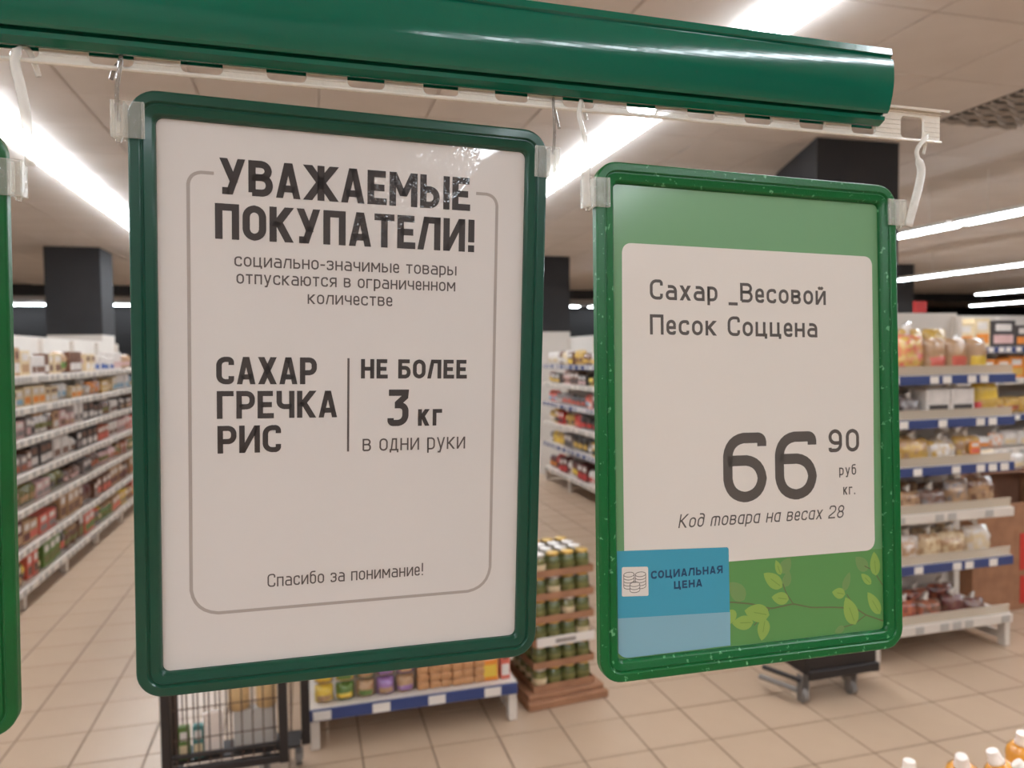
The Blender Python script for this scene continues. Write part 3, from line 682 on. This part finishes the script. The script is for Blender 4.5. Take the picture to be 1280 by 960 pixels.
def glyph(ch, w, H, X, t, D):
    """returns strokes in a box w wide; H cap height, X lower-case height, D descender"""
    up = ch.upper() == ch and ch.lower() != ch
    h = H if (up or ch.isdigit() or ch in '!') else X
    L, R_, B, Tt = t/2, w-t/2, t/2, h-t/2
    Mi = h*.5; r = min(w*.36, h*.36); c = w/2
    S = []
    def p(*q, cl=False): S.append(('p', q, cl))
    def V(x, z0=0, z1=None): p((x, z0), (x, h if z1 is None else z1))
    def Hh(z, x0=0, x1=None): p((x0, z), (w if x1 is None else x1, z))
    def Dg(x0, z0, x1, z1, tw=None): S.append(('d', x0, z0, x1, z1, tw))
    k = ch.lower() if ch not in 'аАеЕуУрРбБдД' else ch
    if ch in 'оО0': p((L, B, r), (R_, B, r), (R_, Tt, r), (L, Tt, r), cl=True)
    elif k in 'с': p((R_, h*.70), (R_, Tt, r), (L, Tt, r), (L, B, r), (R_, B, r), (R_, h*.30))
    elif ch == 'Е': p((w*.94, Tt), (L, Tt), (L, B), (w, B)); Hh(Mi, L, w*.88)
    elif ch == 'е': p((R_, h*.26), (R_, B, r), (L, B, r), (L, Tt, r), (R_, Tt, r), (R_, h*.48), (L, h*.48))
    elif k == 'п': p((L, 0), (L, Tt), (R_, Tt), (R_, 0))
    elif k == 'н': V(L); V(R_); Hh(Mi, L, R_)
    elif k == 'г': p((L, 0), (L, Tt), (w, Tt))
    elif ch == 'ʍ': p((L, 0), (L, Tt, r*.6), (R_, Tt, r*.6), (R_, 0)); V(c, 0, Tt)
    elif k == 'т': Hh(Tt); V(c, 0, Tt)
    elif k == 'ц': R2 = w*.86-t/2; p((L, h), (L, B), (w-t/2, B), (w-t/2, -h*.15)); V(R2)
    elif k == 'ь': p((L, h), (L, B), (R_, B, r*.8), (R_, h*.56, r*.8), (L, h*.56))
    elif k == 'ы': q = w*.66-t/2; p((L, h), (L, B), (q, B, r*.7), (q, h*.56, r*.7), (L, h*.56)); V(R_)
    elif k == 'я': p((R_, 0), (R_, Tt), (L, Tt, r*.8), (L, h*.44, r*.8), (R_, h*.44)); Dg(L, 0, c+t*.2, h*.44)
    elif k == 'в': q = R_-w*.04; p((L, B), (L, Tt), (q, Tt, r*.8), (q, h*.53, r*.8), (L, h*.53)); p((L, h*.53), (R_, h*.53, r*.8), (R_, B, r*.8), (L, B))
    elif ch == 'Р': p((L, 0), (L, Tt), (R_, Tt, r*.8), (R_, h*.43, r*.8), (L, h*.43))
    elif ch == 'р': V(L, -D, h); p((L, Tt, r*.3), (R_, Tt, r), (R_, B, r), (L, B, r*.3), cl=True)
    elif ch == 'Б': p((w*.92, Tt), (L, Tt), (L, B), (R_, B, r*.8), (R_, h*.56, r*.8), (L, h*.56))
    elif ch == 'б': p((L, B, r), (R_, B, r), (R_, Tt, r), (L, Tt, r), cl=True); p((L, Mi), (L, H-t/2, r), (w*.9, H-t/2))
    elif ch == 'А': tw = t*1.02; Dg(tw/2, 0, c-tw*.08, h, tw); Dg(w-tw/2, 0, c+tw*.08, h, tw); Hh(h*.27, w*.2, w*.8)
    elif ch == 'а': p((L+t*.3, Tt), (R_, Tt, r), (R_, 0)); p((R_, h*.56), (L, h*.56, r*.7), (L, B, r*.7), (R_, B))
    elif ch == 'ɑ': V(R_); p((L, B, r), (R_, B, r*.5), (R_, Tt, r*.5), (L, Tt, r), cl=True)
    elif ch == 'У': tw = t*1.04; Dg(w-tw/2, h, w*.36, 0, tw); Dg(tw/2, h, w*.56, h*.34, tw); p((w*.10, B), (w*.40, B))
    elif ch == 'у': tw = t*1.04; Dg(w-tw/2, h, w*.36, -D, tw); Dg(tw/2, h, c+t*.1, h*.05, tw); p((w*.12, -D+t/2), (w*.4, -D+t/2))
    elif k == 'ж': V(c); tw = t*1.15; Dg(c, Mi, tw/2, h, tw); Dg(c, Mi, w-tw/2, h, tw); Dg(tw/2, 0, c, Mi+t*.2, tw); Dg(w-tw/2, 0, c, Mi+t*.2, tw)
    elif k == 'к': V(L); tw = t*1.15; Dg(L+t*.2, h*.42, w-tw/2, h, tw); Dg(w-tw/2, 0, L+t*.7, h*.58, tw)
    elif k == 'м': V(L); V(R_); tw = t*1.05; Dg(tw/2, h, c, h*.3, tw); Dg(w-tw/2, h, c, h*.3, tw)
    elif k in 'ий':
        V(L); V(R_); Dg(t*.5, 0, w-t*.5, h, t)
        if k == 'й': p((c-w*.2, h*1.26), (c-w*.12, h*1.16), (c+w*.12, h*1.16), (c+w*.2, h*1.26))
    elif k == 'л': V(R_); Hh(Tt, w*.24, w); tw = t*1.0; Dg(tw*.35, 0, w*.24+t*.5, h, tw)
    elif ch in 'дД': V(w*.84-t/2, B); Hh(Tt, w*.26, w*.84); Dg(w*.2, B, w*.26+t*.5, h, t); Hh(B); V(t*.5, -h*.16, B); V(w-t*.5, -h*.16, B)
    elif ch == '∂': p((L, B, r), (R_, B, r), (R_, Tt, r), (L, Tt, r), cl=True); p((R_, Mi), (R_, H-t/2, r), (w*.15, H-t/2))
    elif k == 'ч': p((L, h), (L, h*.42, r*.8), (R_, h*.42)); V(R_)
    elif k == 'х': tw = t*1.15; Dg(tw/2, 0, w-tw/2, h, tw); Dg(w-tw/2, 0, tw/2, h, tw)
    elif k in 'з': p((L, h*.74), (L, Tt, r), (R_, Tt, r), (R_, h*.53, r*.7), (w*.35, h*.53)); p((w*.35, h*.53), (R_, h*.53, r*.7), (R_, B, r), (L, B, r), (L, h*.26))
    elif k == 'ю': V(L); Hh(Mi, L, w*.38); q = w*.36; p((q, B, r*.7), (R_, B, r*.7), (R_, Tt, r*.7), (q, Tt, r*.7), cl=True)
    elif ch == '3': p((w*.06, Tt), (R_, Tt), (R_-w*.02, h*.80), (c-w*.05, h*.60)); p((w*.34, h*.57), (R_, h*.57, r), (R_, B, r), (L, B, r), (L, h*.22))
    elif ch == '6': p((R_, h*.80), (R_, Tt, r), (L, Tt, r), (L, B, r), (R_, B, r), (R_, h*.60, r), (L, h*.60))
    elif ch == '9': p((L, h*.20), (L, B, r), (R_, B, r), (R_, Tt, r), (L, Tt, r), (L, h*.40, r), (R_, h*.40))
    elif ch == '2': p((L, h*.72), (L, Tt, r), (R_, Tt, r), (R_, h*.56, r*.5), (L, h*.18), (L, B), (w, B))
    elif ch == '8': q = w*.04; p((L+q, Mi, r), (R_-q, Mi, r), (R_-q, Tt, r), (L+q, Tt, r), cl=True); p((L, B, r), (R_, B, r), (R_, Mi, r), (L, Mi, r), cl=True)
    elif ch == '!': V(c, h*.30, h); S.append(('p', ((c, 0), (c, t*1.05)), False))
    elif ch == '-': p((0, X*.5), (w, X*.5))
    elif ch == '_': p((0, -t*.6), (w, -t*.6))
    elif ch == '.': S.append(('p', ((c, 0), (c, t*1.1)), False))
    return S
WID = dict(zip('АБВГДЕЖЗИЙКЛМНОПРСТУФХЦЧШЬЫЯЮ', [.60, .56, .58, .5, .62, .50, .86, .55, .62, .62, .60, .62, .74, .58, .58, .58, .56, .56, .54, .60, .7, .60, .66, .56, .8, .55, .80, .58, .84]))
def adv(ch):
    if ch == ' ': return .26
    if ch in '!.': return .2
    if ch == '-': return .3
    if ch == '_': return .42
    if ch.isdigit(): return .55
    if ch in 'ɑ∂': return .46
    if ch == 'ʍ': return .66
    u = ch.upper(); w = WID.get(u, .56)
    return w if ch == u else w*.82
def text(parent, s, x0, x1, base, cap, t, m, y, xh=.74, slant=0, gap=.11, desc=.2):
    """x0,x1,base in mm from the sign's top-left corner, downwards; SW,SH its size"""
    tot = sum(adv(c) for c in s)+gap*(len(s)-1); k = (x1-x0)/tot
    b = MB(); x = x0
    for ch in s:
        w = adv(ch)*k
        tmp = MB()
        for st in glyph(ch, w, cap, cap*xh, t, cap*desc):
            if st[0] == 'p': ribbon(tmp, st[1], t, y, st[2])
            else:
                _, xa, za, xb, zb, tw = st; tw = tw or t
                hw = tw/2*(1+.0*abs(xb-xa)); L_ = sqrt((xb-xa)**2+(zb-za)**2); hw = tw/2*L_/max(abs(zb-za), 1e-6)*.94
                tmp.add([(xa-hw, y, za), (xa+hw, y, za), (xb+hw, y, zb), (xb-hw, y, zb)], [(0, 1, 2, 3)])
        vs = [((x+v[0]+v[2]*slant)/1000-SW/2, v[1], SH-base/1000+v[2]/1000) for v in tmp.v]
        b.add(vs, tmp.f)
        x += w+gap*k
    return flat(b, 'lettering', m, parent)
def flat(b, name, m, parent, **k):
    me = bpy.data.meshes.new(name); me.from_pydata(b.v, [], b.f); me.materials.append(m)
    bm = bmesh.new(); bm.from_mesh(me)
    for f in bm.faces:
        f.normal_update()
        if f.normal.y > 0: f.normal_flip()
    bm.to_mesh(me); bm.free()
    return link(name, me, parent, **k)
SW, SH = .2292, .325
def mm(x, y): return (x/1000-SW/2, SH-y/1000)
def rrect(x0, z0, x1, z1, r, n=6):
    P = []
    for cx, cz, a0 in ((x1-r, z1-r, 0), (x0+r, z1-r, pi/2), (x0+r, z0+r, pi), (x1-r, z0+r, 3*pi/2)):
        for i in range(n+1): a = a0+pi/2*i/n; P.append((cx+r*cos(a), cz+r*sin(a)))
    return P
def frame_mesh(prof, R0, n=8):
    b = MB(); rings = []
    for d, y in prof:
        rings.append([(x, y, z) for x, z in rrect(-SW/2+d, d, SW/2-d, SH-d, max(R0-d, .004), n)])
    m_ = len(rings[0]); vs = [v for q in rings for v in q]; fs = []; K = len(rings)
    for i in range(K):
        j = (i+1) % K
        for k in range(m_): fs.append((i*m_+k, i*m_+(k+1) % m_, j*m_+(k+1) % m_, j*m_+k))
    b.add(vs, fs); return b
PROF = [(0, .0065), (0, .0012), (.0004, .0004), (.0012, 0), (.0052, 0), (.0058, .0005), (.0062, .0012), (.0068, .0012), (.0074, .0006), (.0112, .0014), (.0120, .0020), (.0126, .0030), (.0128, .0045), (.0134, .0055), (.0134, .0065)]
def sign(TL, a, b, label, fm, sheet_m, flat_name='poster'):
    a = Vector(a).normalized(); b = Vector(b); b = (b-a*b.dot(a)).normalized(); Z = -b; Y = Z.cross(a)
    O = Vector(TL)+a*SW/2+b*SH
    M = Matrix((a, Y, Z)).transposed().to_4x4(); M.translation = O
    o = thing('hanging_sign', label, 'sign'); o.matrix_world = M
    frame_mesh(PROF, .0145).build('frame', fm, o, smooth=False)
    MB().box(-SW/2+.0137, .0056, .0137, SW/2-.0137, .0064, SH-.0137).build('backing', mat('sign_backing', (190, 180, 170), .6), o)
    pl = MB(); pts = rrect(-SW/2+.0129, .0129, SW/2-.0129, SH-.0129, .004)
    pl.prism(pts, .0046, .0054)
    po = pl.build(flat_name, sheet_m, o)
    return o, po
k1 = 1.0156; A1 = (.9993, .0275, -.0242); B1 = (-.0207, .0393, -.999)
s1, p1 = sign((-.0847, .4247, 1.8590), A1, B1, 'left hanging sign in dark green frame asking buyers to limit sugar', M_green1, P_white)
y = .00445
text(p1, 'УВАЖАЕМЫЕ', 43.8, 182.8, 49.9, 19.2, 3.8, P_ink, y, gap=.07)
text(p1, 'ПОКУПАТЕЛИ!', 41.4, 185.9, 74.0, 19.1, 3.8, P_ink, y, gap=.08)
text(p1, 'социально-значимые товары', 51.1, 175.1, 88.3, 7.3, .85, P_ink2, y, xh=.74)
text(p1, 'отпускаются в ограниченном', 52.1, 174.5, 97.7, 7.3, .85, P_ink2, y, xh=.74)
text(p1, 'количестве', 89.7, 137.2, 107.6, 7.3, .85, P_ink2, y, xh=.74)
text(p1, 'САХАР', 41.4, 94.8, 153.0, 15.2, 2.9, P_ink, y, gap=.08)
text(p1, 'ГРЕЧКА', 41.6, 106.2, 172.1, 15.4, 2.9, P_ink, y, gap=.08)
text(p1, 'РИС', 41.8, 75.3, 191.4, 15.4, 2.9, P_ink, y, gap=.08)
text(p1, 'НЕ БОЛЕЕ', 119.5, 182.5, 149.7, 11.3, 2.3, P_ink, y, gap=.1)
text(p1, '3', 135.0, 147.4, 177.8, 21.6, 3.7, P_ink, y)
text(p1, 'кг', 153.1, 167.6, 177.9, 12.9, 2.3, P_ink, y, xh=.77, gap=.14)
text(p1, 'в одни руки', 120.7, 182.1, 192.3, 9.9, .95, P_ink2, y, xh=.74)
text(p1, 'Спасибо за понимание!', 67.8, 157.6, 269.0, 7.6, .8, P_ink2, y, xh=.74)
b = MB(); b.add([(mm(111.8, 138)[0], y, mm(0, 138)[1]), (mm(113.0, 138)[0], y, mm(0, 138)[1]), (mm(113.0, 192)[0], y, mm(0, 192.2)[1]), (mm(111.8, 192)[0], y, mm(0, 192.2)[1])], [(0, 1, 2, 3)])
flat(b, 'divider_line', P_ink2, p1)
b = MB(); q = lambda x, y_, r=0: (*mm(x, y_), r/1000)
ribbon(b, [q(41.0, 39.3), q(28.2, 39.3, 14), q(27.6, 281.6, 14), q(199.3, 281.4, 14), q(199.3, 39.3, 14), q(186.3, 39.3)], .0018, y)
flat(b, 'border_line', P_line, p1)
s1.children[0]['label'] = 'dark green frame'

s2, p2 = sign((.1773, .4364, 1.8398), (.9996, .0143, -.0224), (-.0231, -.0546, -.9982), 'right hanging sign in bright green frame with sugar price 66.90', M_green2, Q_green, 'green_poster')
def patch(name, m, pts, y, r=0, parent=None, label=None):
    P = [Vector(mm(*p[:2])) for p in pts]; out = []
    n = len(P)
    for i in range(n):
        rr = pts[i][2]/1000 if len(pts[i]) > 2 else 0
        c = P[i]
        if rr:
            u = (P[i-1]-c).normalized(); v = (P[(i+1) % n]-c).normalized()
            for k in range(7): s = k/6; out.append((1-s)**2*(c+u*rr)+2*s*(1-s)*(c+(u+v)*rr*.1)+s*s*(c+v*rr))
        else: out.append(c)
    b = MB(); b.add([(v.x, y, v.y) for v in out], [tuple(range(len(out)))])
    return flat(b, name, m, parent or p2, label=label)
def curve_patch(*a, **k): return patch(*a, **k)
patch('green_field', Q_greend, [(13.2, 256), (216.0, 256), (216.0, 311.8), (13.2, 311.8)], .00455)
pc = patch('price_card', Q_white, [(19.0, 50.0, 6), (211.4, 50.2, 6), (211.0, 120), (210.3, 180), (209.9, 230), (210.0, 256.5, 7), (18.4, 256.5), (18.2, 150)], .00448)
y2 = .00440
text(p2, 'Сахар _Весовой', 38.1, 172.0, 85.5, 13.0, 2.0, Q_ink, y2, xh=.75, gap=.12)
text(p2, 'Песок Соццена', 37.9, 164.7, 108.0, 13.0, 2.0, Q_ink, y2, xh=.75, gap=.12)
text(p2, '66', 89.8, 162.5, 218.2, 46.0, 7.0, Q_ink, y2, gap=.11)
text(p2, '90', 172.5, 197.9, 187.1, 15.8, 2.5, Q_ink, y2, gap=.16)
text(p2, 'руб', 180.9, 195.0, 203.2, 7.4, .95, Q_ink, y2, xh=.72, gap=.16)
text(p2, 'кг.', 184.0, 194.2, 216.7, 7.4, .95, Q_ink, y2, xh=.72, gap=.16)
text(p2, 'Ко∂ ʍовɑрɑ нɑ весɑх 28', 56.4, 183.6, 232.5, 8.8, .95, Q_ink, y2, xh=.73, slant=.2, gap=.13)
# twigs and leaves of the print
def line(pts, t, m, y):
    b = MB(); ribbon(b, [(*mm(*p), .002) for p in pts], t/1000, y); return flat(b, 'twig', m, p2)
yl = .00452
line([(91, 283), (95.1, 283.2), (109.0, 285.4), (124.9, 290.0), (142.3, 288.3), (156.5, 292.0), (174.5, 293.4), (192.9, 295.7), (201.5, 301.1), (216, 306.5)], 1.1, Q_twig, yl)
for tw in ([(142.3, 288.3), (136.6, 280.3), (134.4, 274.2)], [(123.8, 290.1), (111.6, 299.9)], [(192.9, 295.7), (185.7, 285.4)], [(216, 281.5), (208.4, 270.7), (200.9, 267.0)], [(201.5, 301.1), (191.5, 306.4), (182.8, 307.6)]):
    line(tw, .8, Q_twig, yl)
def leaf(bx, by, tx, ty, w, m=None, y=.0045, vein=True, fat=.45):
    B = Vector((bx, by)); Tp = Vector((tx, ty)); u = (Tp-B); L = u.length; u /= L; nrm = Vector((-u.y, u.x)); N = 9
    up_, dn = [], []
    for i in range(N+1):
        s = i/N; g_ = sin(pi*s**(.8))**.75*w/2
        up_.append(B+u*L*s+nrm*g_); dn.append(B+u*L*s-nrm*g_)
    pts = up_+dn[-2:0:-1]; pts = [mm(p.x, p.y) for p in pts]
    b = MB(); b.add([(p[0], y, p[1]) for p in pts], [tuple(range(len(pts)))]); o = flat(b, 'leaf', m or Q_leaf, p2)
    if vein:
        b = MB(); q0 = B+u*L*.12; q1 = B+u*L*.62
        ribbon(b, [mm(*q0), mm(*q1)], .0005, y-.00002); flat(b, 'leaf_vein', Q_leafd, p2)
for a in ((104.6, 282.6, 93.8, 270.1, 11), (133.3, 267.1, 140.5, 257.3, 9), (203.3, 270.3, 193.5, 260.3, 9), (183.2, 283.1, 188.4, 270.3, 6), (183.4, 307.7, 175.4, 310.5, 5), (136.0, 276.5, 139.5, 266, 7)):
    leaf(*a, m=Q_leaff, y=.00453, vein=False)
for a in ((133.8, 276.6, 119.5, 266.1, 9.5), (138.9, 285.0, 125.4, 282.4, 8.5), (132.8, 268.1, 129.0, 258.0, 5), (123.5, 294.2, 104.5, 289.5, 12), (111.1, 297.8, 95.0, 297.0, 9.5), (120.2, 296.2, 117.3, 310.5, 9.5), (184.4, 285.3, 173.6, 282.9, 7.5),
          (192.6, 306.9, 184.6, 287.4, 11.5), (206.3, 280.0, 198.0, 272.2, 5.5), (213.5, 301.5, 203.2, 285.4, 8.5), (210.5, 274.5, 209.0, 257.6, 8.5)):
    leaf(*a)
patch('leaf', Q_leaf, [(91, 288, 3), (98, 288, 3), (99, 294, 3), (93, 298, 2)], .0045)
# blue sticker
st = patch('blue_sticker', Q_blue, [(13.4, 244.4), (93.1, 247.0, 1.5), (93.5, 311.2), (17.5, 311.6, 3), (13.6, 308)], .00436, label='blue sticker in the lower left corner')
patch('pale_band', Q_blue2, [(13.5, 286.4), (93.6, 289.4), (93.5, 311.2), (17.5, 311.6, 3), (13.6, 308)], .00434, parent=st)
patch('icon_field', Q_white, [(16.6, 254.6, 1), (34.7, 255.6, 1), (34.8, 274.0, 1), (16.4, 273.0, 1)], .00433, parent=st)
text(st, 'СОЦИАЛЬНАЯ', 36.6, 88.4, 263.6, 5.1, 1.15, Q_navy, .00432, gap=.12)
text(st, 'ЦЕНА', 52.8, 73.2, 271.2, 5.0, 1.15, Q_navy, .00432, gap=.12)
b = MB()
def ell(cx, cy, rx, ry, a0=0, a1=360, cl=True):
    N = 20; P = [mm(cx+rx*cos(radians(a0+(a1-a0)*i/N)), cy+ry*sin(radians(a0+(a1-a0)*i/N))) for i in range(N if cl else N+1)]
    ribbon(b, P, .00036, .00431, cl)
for cx, cy, n_, rx in ((21.4, 259.6, 5, 3.6), (29.4, 260.0, 5, 3.6)):
    ell(cx, cy, rx, 1.5)
    for i in range(1, n_): ell(cx, cy+i*1.9, rx, 1.5, 0, 180, False)
    for sx in (-rx, rx): ribbon(b, [mm(cx+sx, cy), mm(cx+sx, cy+(n_-1)*1.9)], .00036, .00431)
patch('icon_field', Q_white, [(21.8, 265.2), (28.9, 265.2), (28.9, 271.8), (21.8, 271.8)], .00430, parent=st)
flat(b, 'coin_icon', Q_ink, st)
b = MB()
ell(25.4, 266.0, 3.4, 1.4, 0, 360); 
for i in range(1, 3): ell(25.4, 266.0+i*1.9, 3.4, 1.4, 0, 180, False)
for sx in (-3.4, 3.4): ribbon(b, [mm(25.4+sx, 266.0), mm(25.4+sx, 269.8)], .00036, .00431)
b.v = [(x, .00429, z) for x, y_, z in b.v]
flat(b, 'coin_icon', Q_ink, st)

# third sign, cut by the left edge of the frame
b3 = Vector((-.0401, .0698, -.9968)).normalized(); d3 = Vector((cos(YR), sin(YR), 0)); d3 = (d3-b3*d3.dot(b3)).normalized()
s3, p3 = sign(Vector((-.1435, .4358, 1.8383))-d3*SW, d3, b3, 'third hanging sign, only its bright green frame edge showing at left', M_green3, P_white)

# ---- clips and hooks --------------------------------------------------
def clip(parent_sign, side, zc_, label, rot=0):
    """clear clamp gripping the frame edge; side -1 left, 1 right; its own thing"""
    o = thing('sign_clip', label, 'clip', group=None)
    o.matrix_world = parent_sign.matrix_world@Matrix.Translation((side*SW/2, 0, SH-zc_))
    s = side; w0, w1, hh = -.0085, .0075, .0092
    def bx(x0, y0, z0, x1, y1, z1, nm='jaw'):
        if s < 0: x0, x1 = -x1, -x0
        return MB().box(x0, y0, z0, x1, y1, z1, bev=.0003).build(nm, M_clear, o)
    bx(w0, -.0018, -hh, w1, -.0006, hh); bx(w0, .0070, -hh, w1, .0082, hh)
    bx(.0006, -.0006, -hh, .0018, .0070, hh, 'web'); bx(w1-.0012, -.0006, -hh, w1, .0070, hh, 'web')
    bx(w0, -.0024, -hh, w0+.0014, -.0018, hh, 'ridge')
    bx(.0030, -.0030, -hh*.8, .0045, -.0018, hh*.8, 'ridge')
    b = MB().tube([((s*.0045), .003, -hh-.002), (s*.0045, .003, -hh+.001)], [.0012, .0022], 8).build('pin', M_clear, o)
    return o
clip(s1, -1, .0165, 'clear plastic clip on the upper left edge of the left sign')
clip(s1, 1, .0185, 'clear plastic clip on the upper right edge of the left sign')
clip(s2, -1, .0205, 'clear plastic clip on the upper left edge of the right sign')
clip(s2, 1, .0190, 'clear plastic clip on the upper right edge of the right sign')
clip(s3, 1, .0250, 'clear plastic clip at the far left under the hanging rail')
clip(s3, -1, .0250, 'clear plastic clip on the far side of the third sign, off frame')
M_hookd = clearmat('smoky_clear_plastic', (150, 140, 130), .45, .08)
M_hook = clearmat('milky_clear_plastic', (244, 240, 232), .5, .15, .6)
def smoothpath(P, n=5):
    out = []; P = [Vector(p) for p in P]
    for i in range(len(P)-1):
        a, b_, c, d = P[max(i-1, 0)], P[i], P[i+1], P[min(i+2, len(P)-1)]
        for k in range(n):
            t = k/n; out.append(.5*((2*b_)+(c-a)*t+(2*a-5*b_+4*c-d)*t*t+(3*b_-a-3*c+d)*t**3))
    return out+[P[-1]]
def hook(pts, r, m, label, flat_=.6):
    o = MB().tube(smoothpath(pts), r, 8, flat=flat_).build('hook', m, None, smooth=True, label=label, cat='hook', group=None)
    o.matrix_world = RM; return o
fr, bk = -.0046, .0042
hook([(-.0078, .004, 1.8636), (-.0063, bk, 1.8690), (-.0040, .0045, 1.8728), (-.0024, 0, 1.8745), (-.0016, -.0035, 1.8715), (-.0026, fr, 1.8640), (-.0040, -.004, 1.8560), (-.0045, -.002, 1.8470), (-.0045, .002, 1.8420)], .0011, M_hookd, 'smoky clear hook carrying the left corner of the left sign')
hook([(.2385, bk, 1.8572), (.2365, bk, 1.8640), (.2350, .0035, 1.8715), (.2335, .0, 1.8738), (.2318, -.0035, 1.8700), (.2319, fr, 1.8600), (.2325, -.003, 1.8500), (.2322, -.001, 1.8400)], .0010, M_hookd, 'thin smoky hook carrying the right corner of the left sign')
hook([(.2565, bk, 1.8640), (.2545, bk, 1.8700), (.2520, .001, 1.8740), (.2495, -.0035, 1.8715), (.2480, fr, 1.8640), (.2505, fr, 1.8540), (.2525, -.004, 1.8460), (.2525, -.004, 1.8350), (.2525, -.003, 1.8230), (.2540, -.002, 1.8090)], [.0013]*16+[.0016]*20+[.0028]*10, M_hook, 'milky clear hook carrying the left corner of the right sign')
hook([(.5200, bk, 1.8600), (.5215, bk, 1.8650), (.5205, .001, 1.8720), (.5160, -.0035, 1.8705), (.5092, fr, 1.8649), (.5050, -.0046, 1.8579), (.5087, -.005, 1.8469), (.5073, -.005, 1.8367), (.5030, -.005, 1.8222), (.4985, -.004, 1.8060)], [.0012]*16+[.0018]*12+[.0034]*18, M_hook, 'twisted milky hook holding the right corner of the right sign')
hook([(-.0405, bk, 1.8620), (-.0420, bk, 1.8680), (-.0440, .001, 1.8738), (-.0470, -.0035, 1.8718), (-.0482, fr, 1.8650), (-.0463, fr, 1.8538), (-.0448, -.004, 1.8423), (-.0453, .0, 1.8306), (-.0462, .006, 1.8180)], [.0014]*16+[.0024]*25, M_hook, 'milky clear hook at the far left, before the lamp')

hook([(-.2860, bk, 1.8620), (-.2870, bk, 1.8680), (-.2880, .001, 1.8738), (-.2895, -.0035, 1.8718), (-.2900, fr, 1.8650), (-.2905, fr, 1.8538), (-.2910, -.004, 1.8423), (-.2915, .0, 1.8306), (-.2920, .006, 1.8180)], [.0014]*16+[.0024]*25, M_hook, 'milky clear hook on the far side of the third sign, off frame')
dedupe()
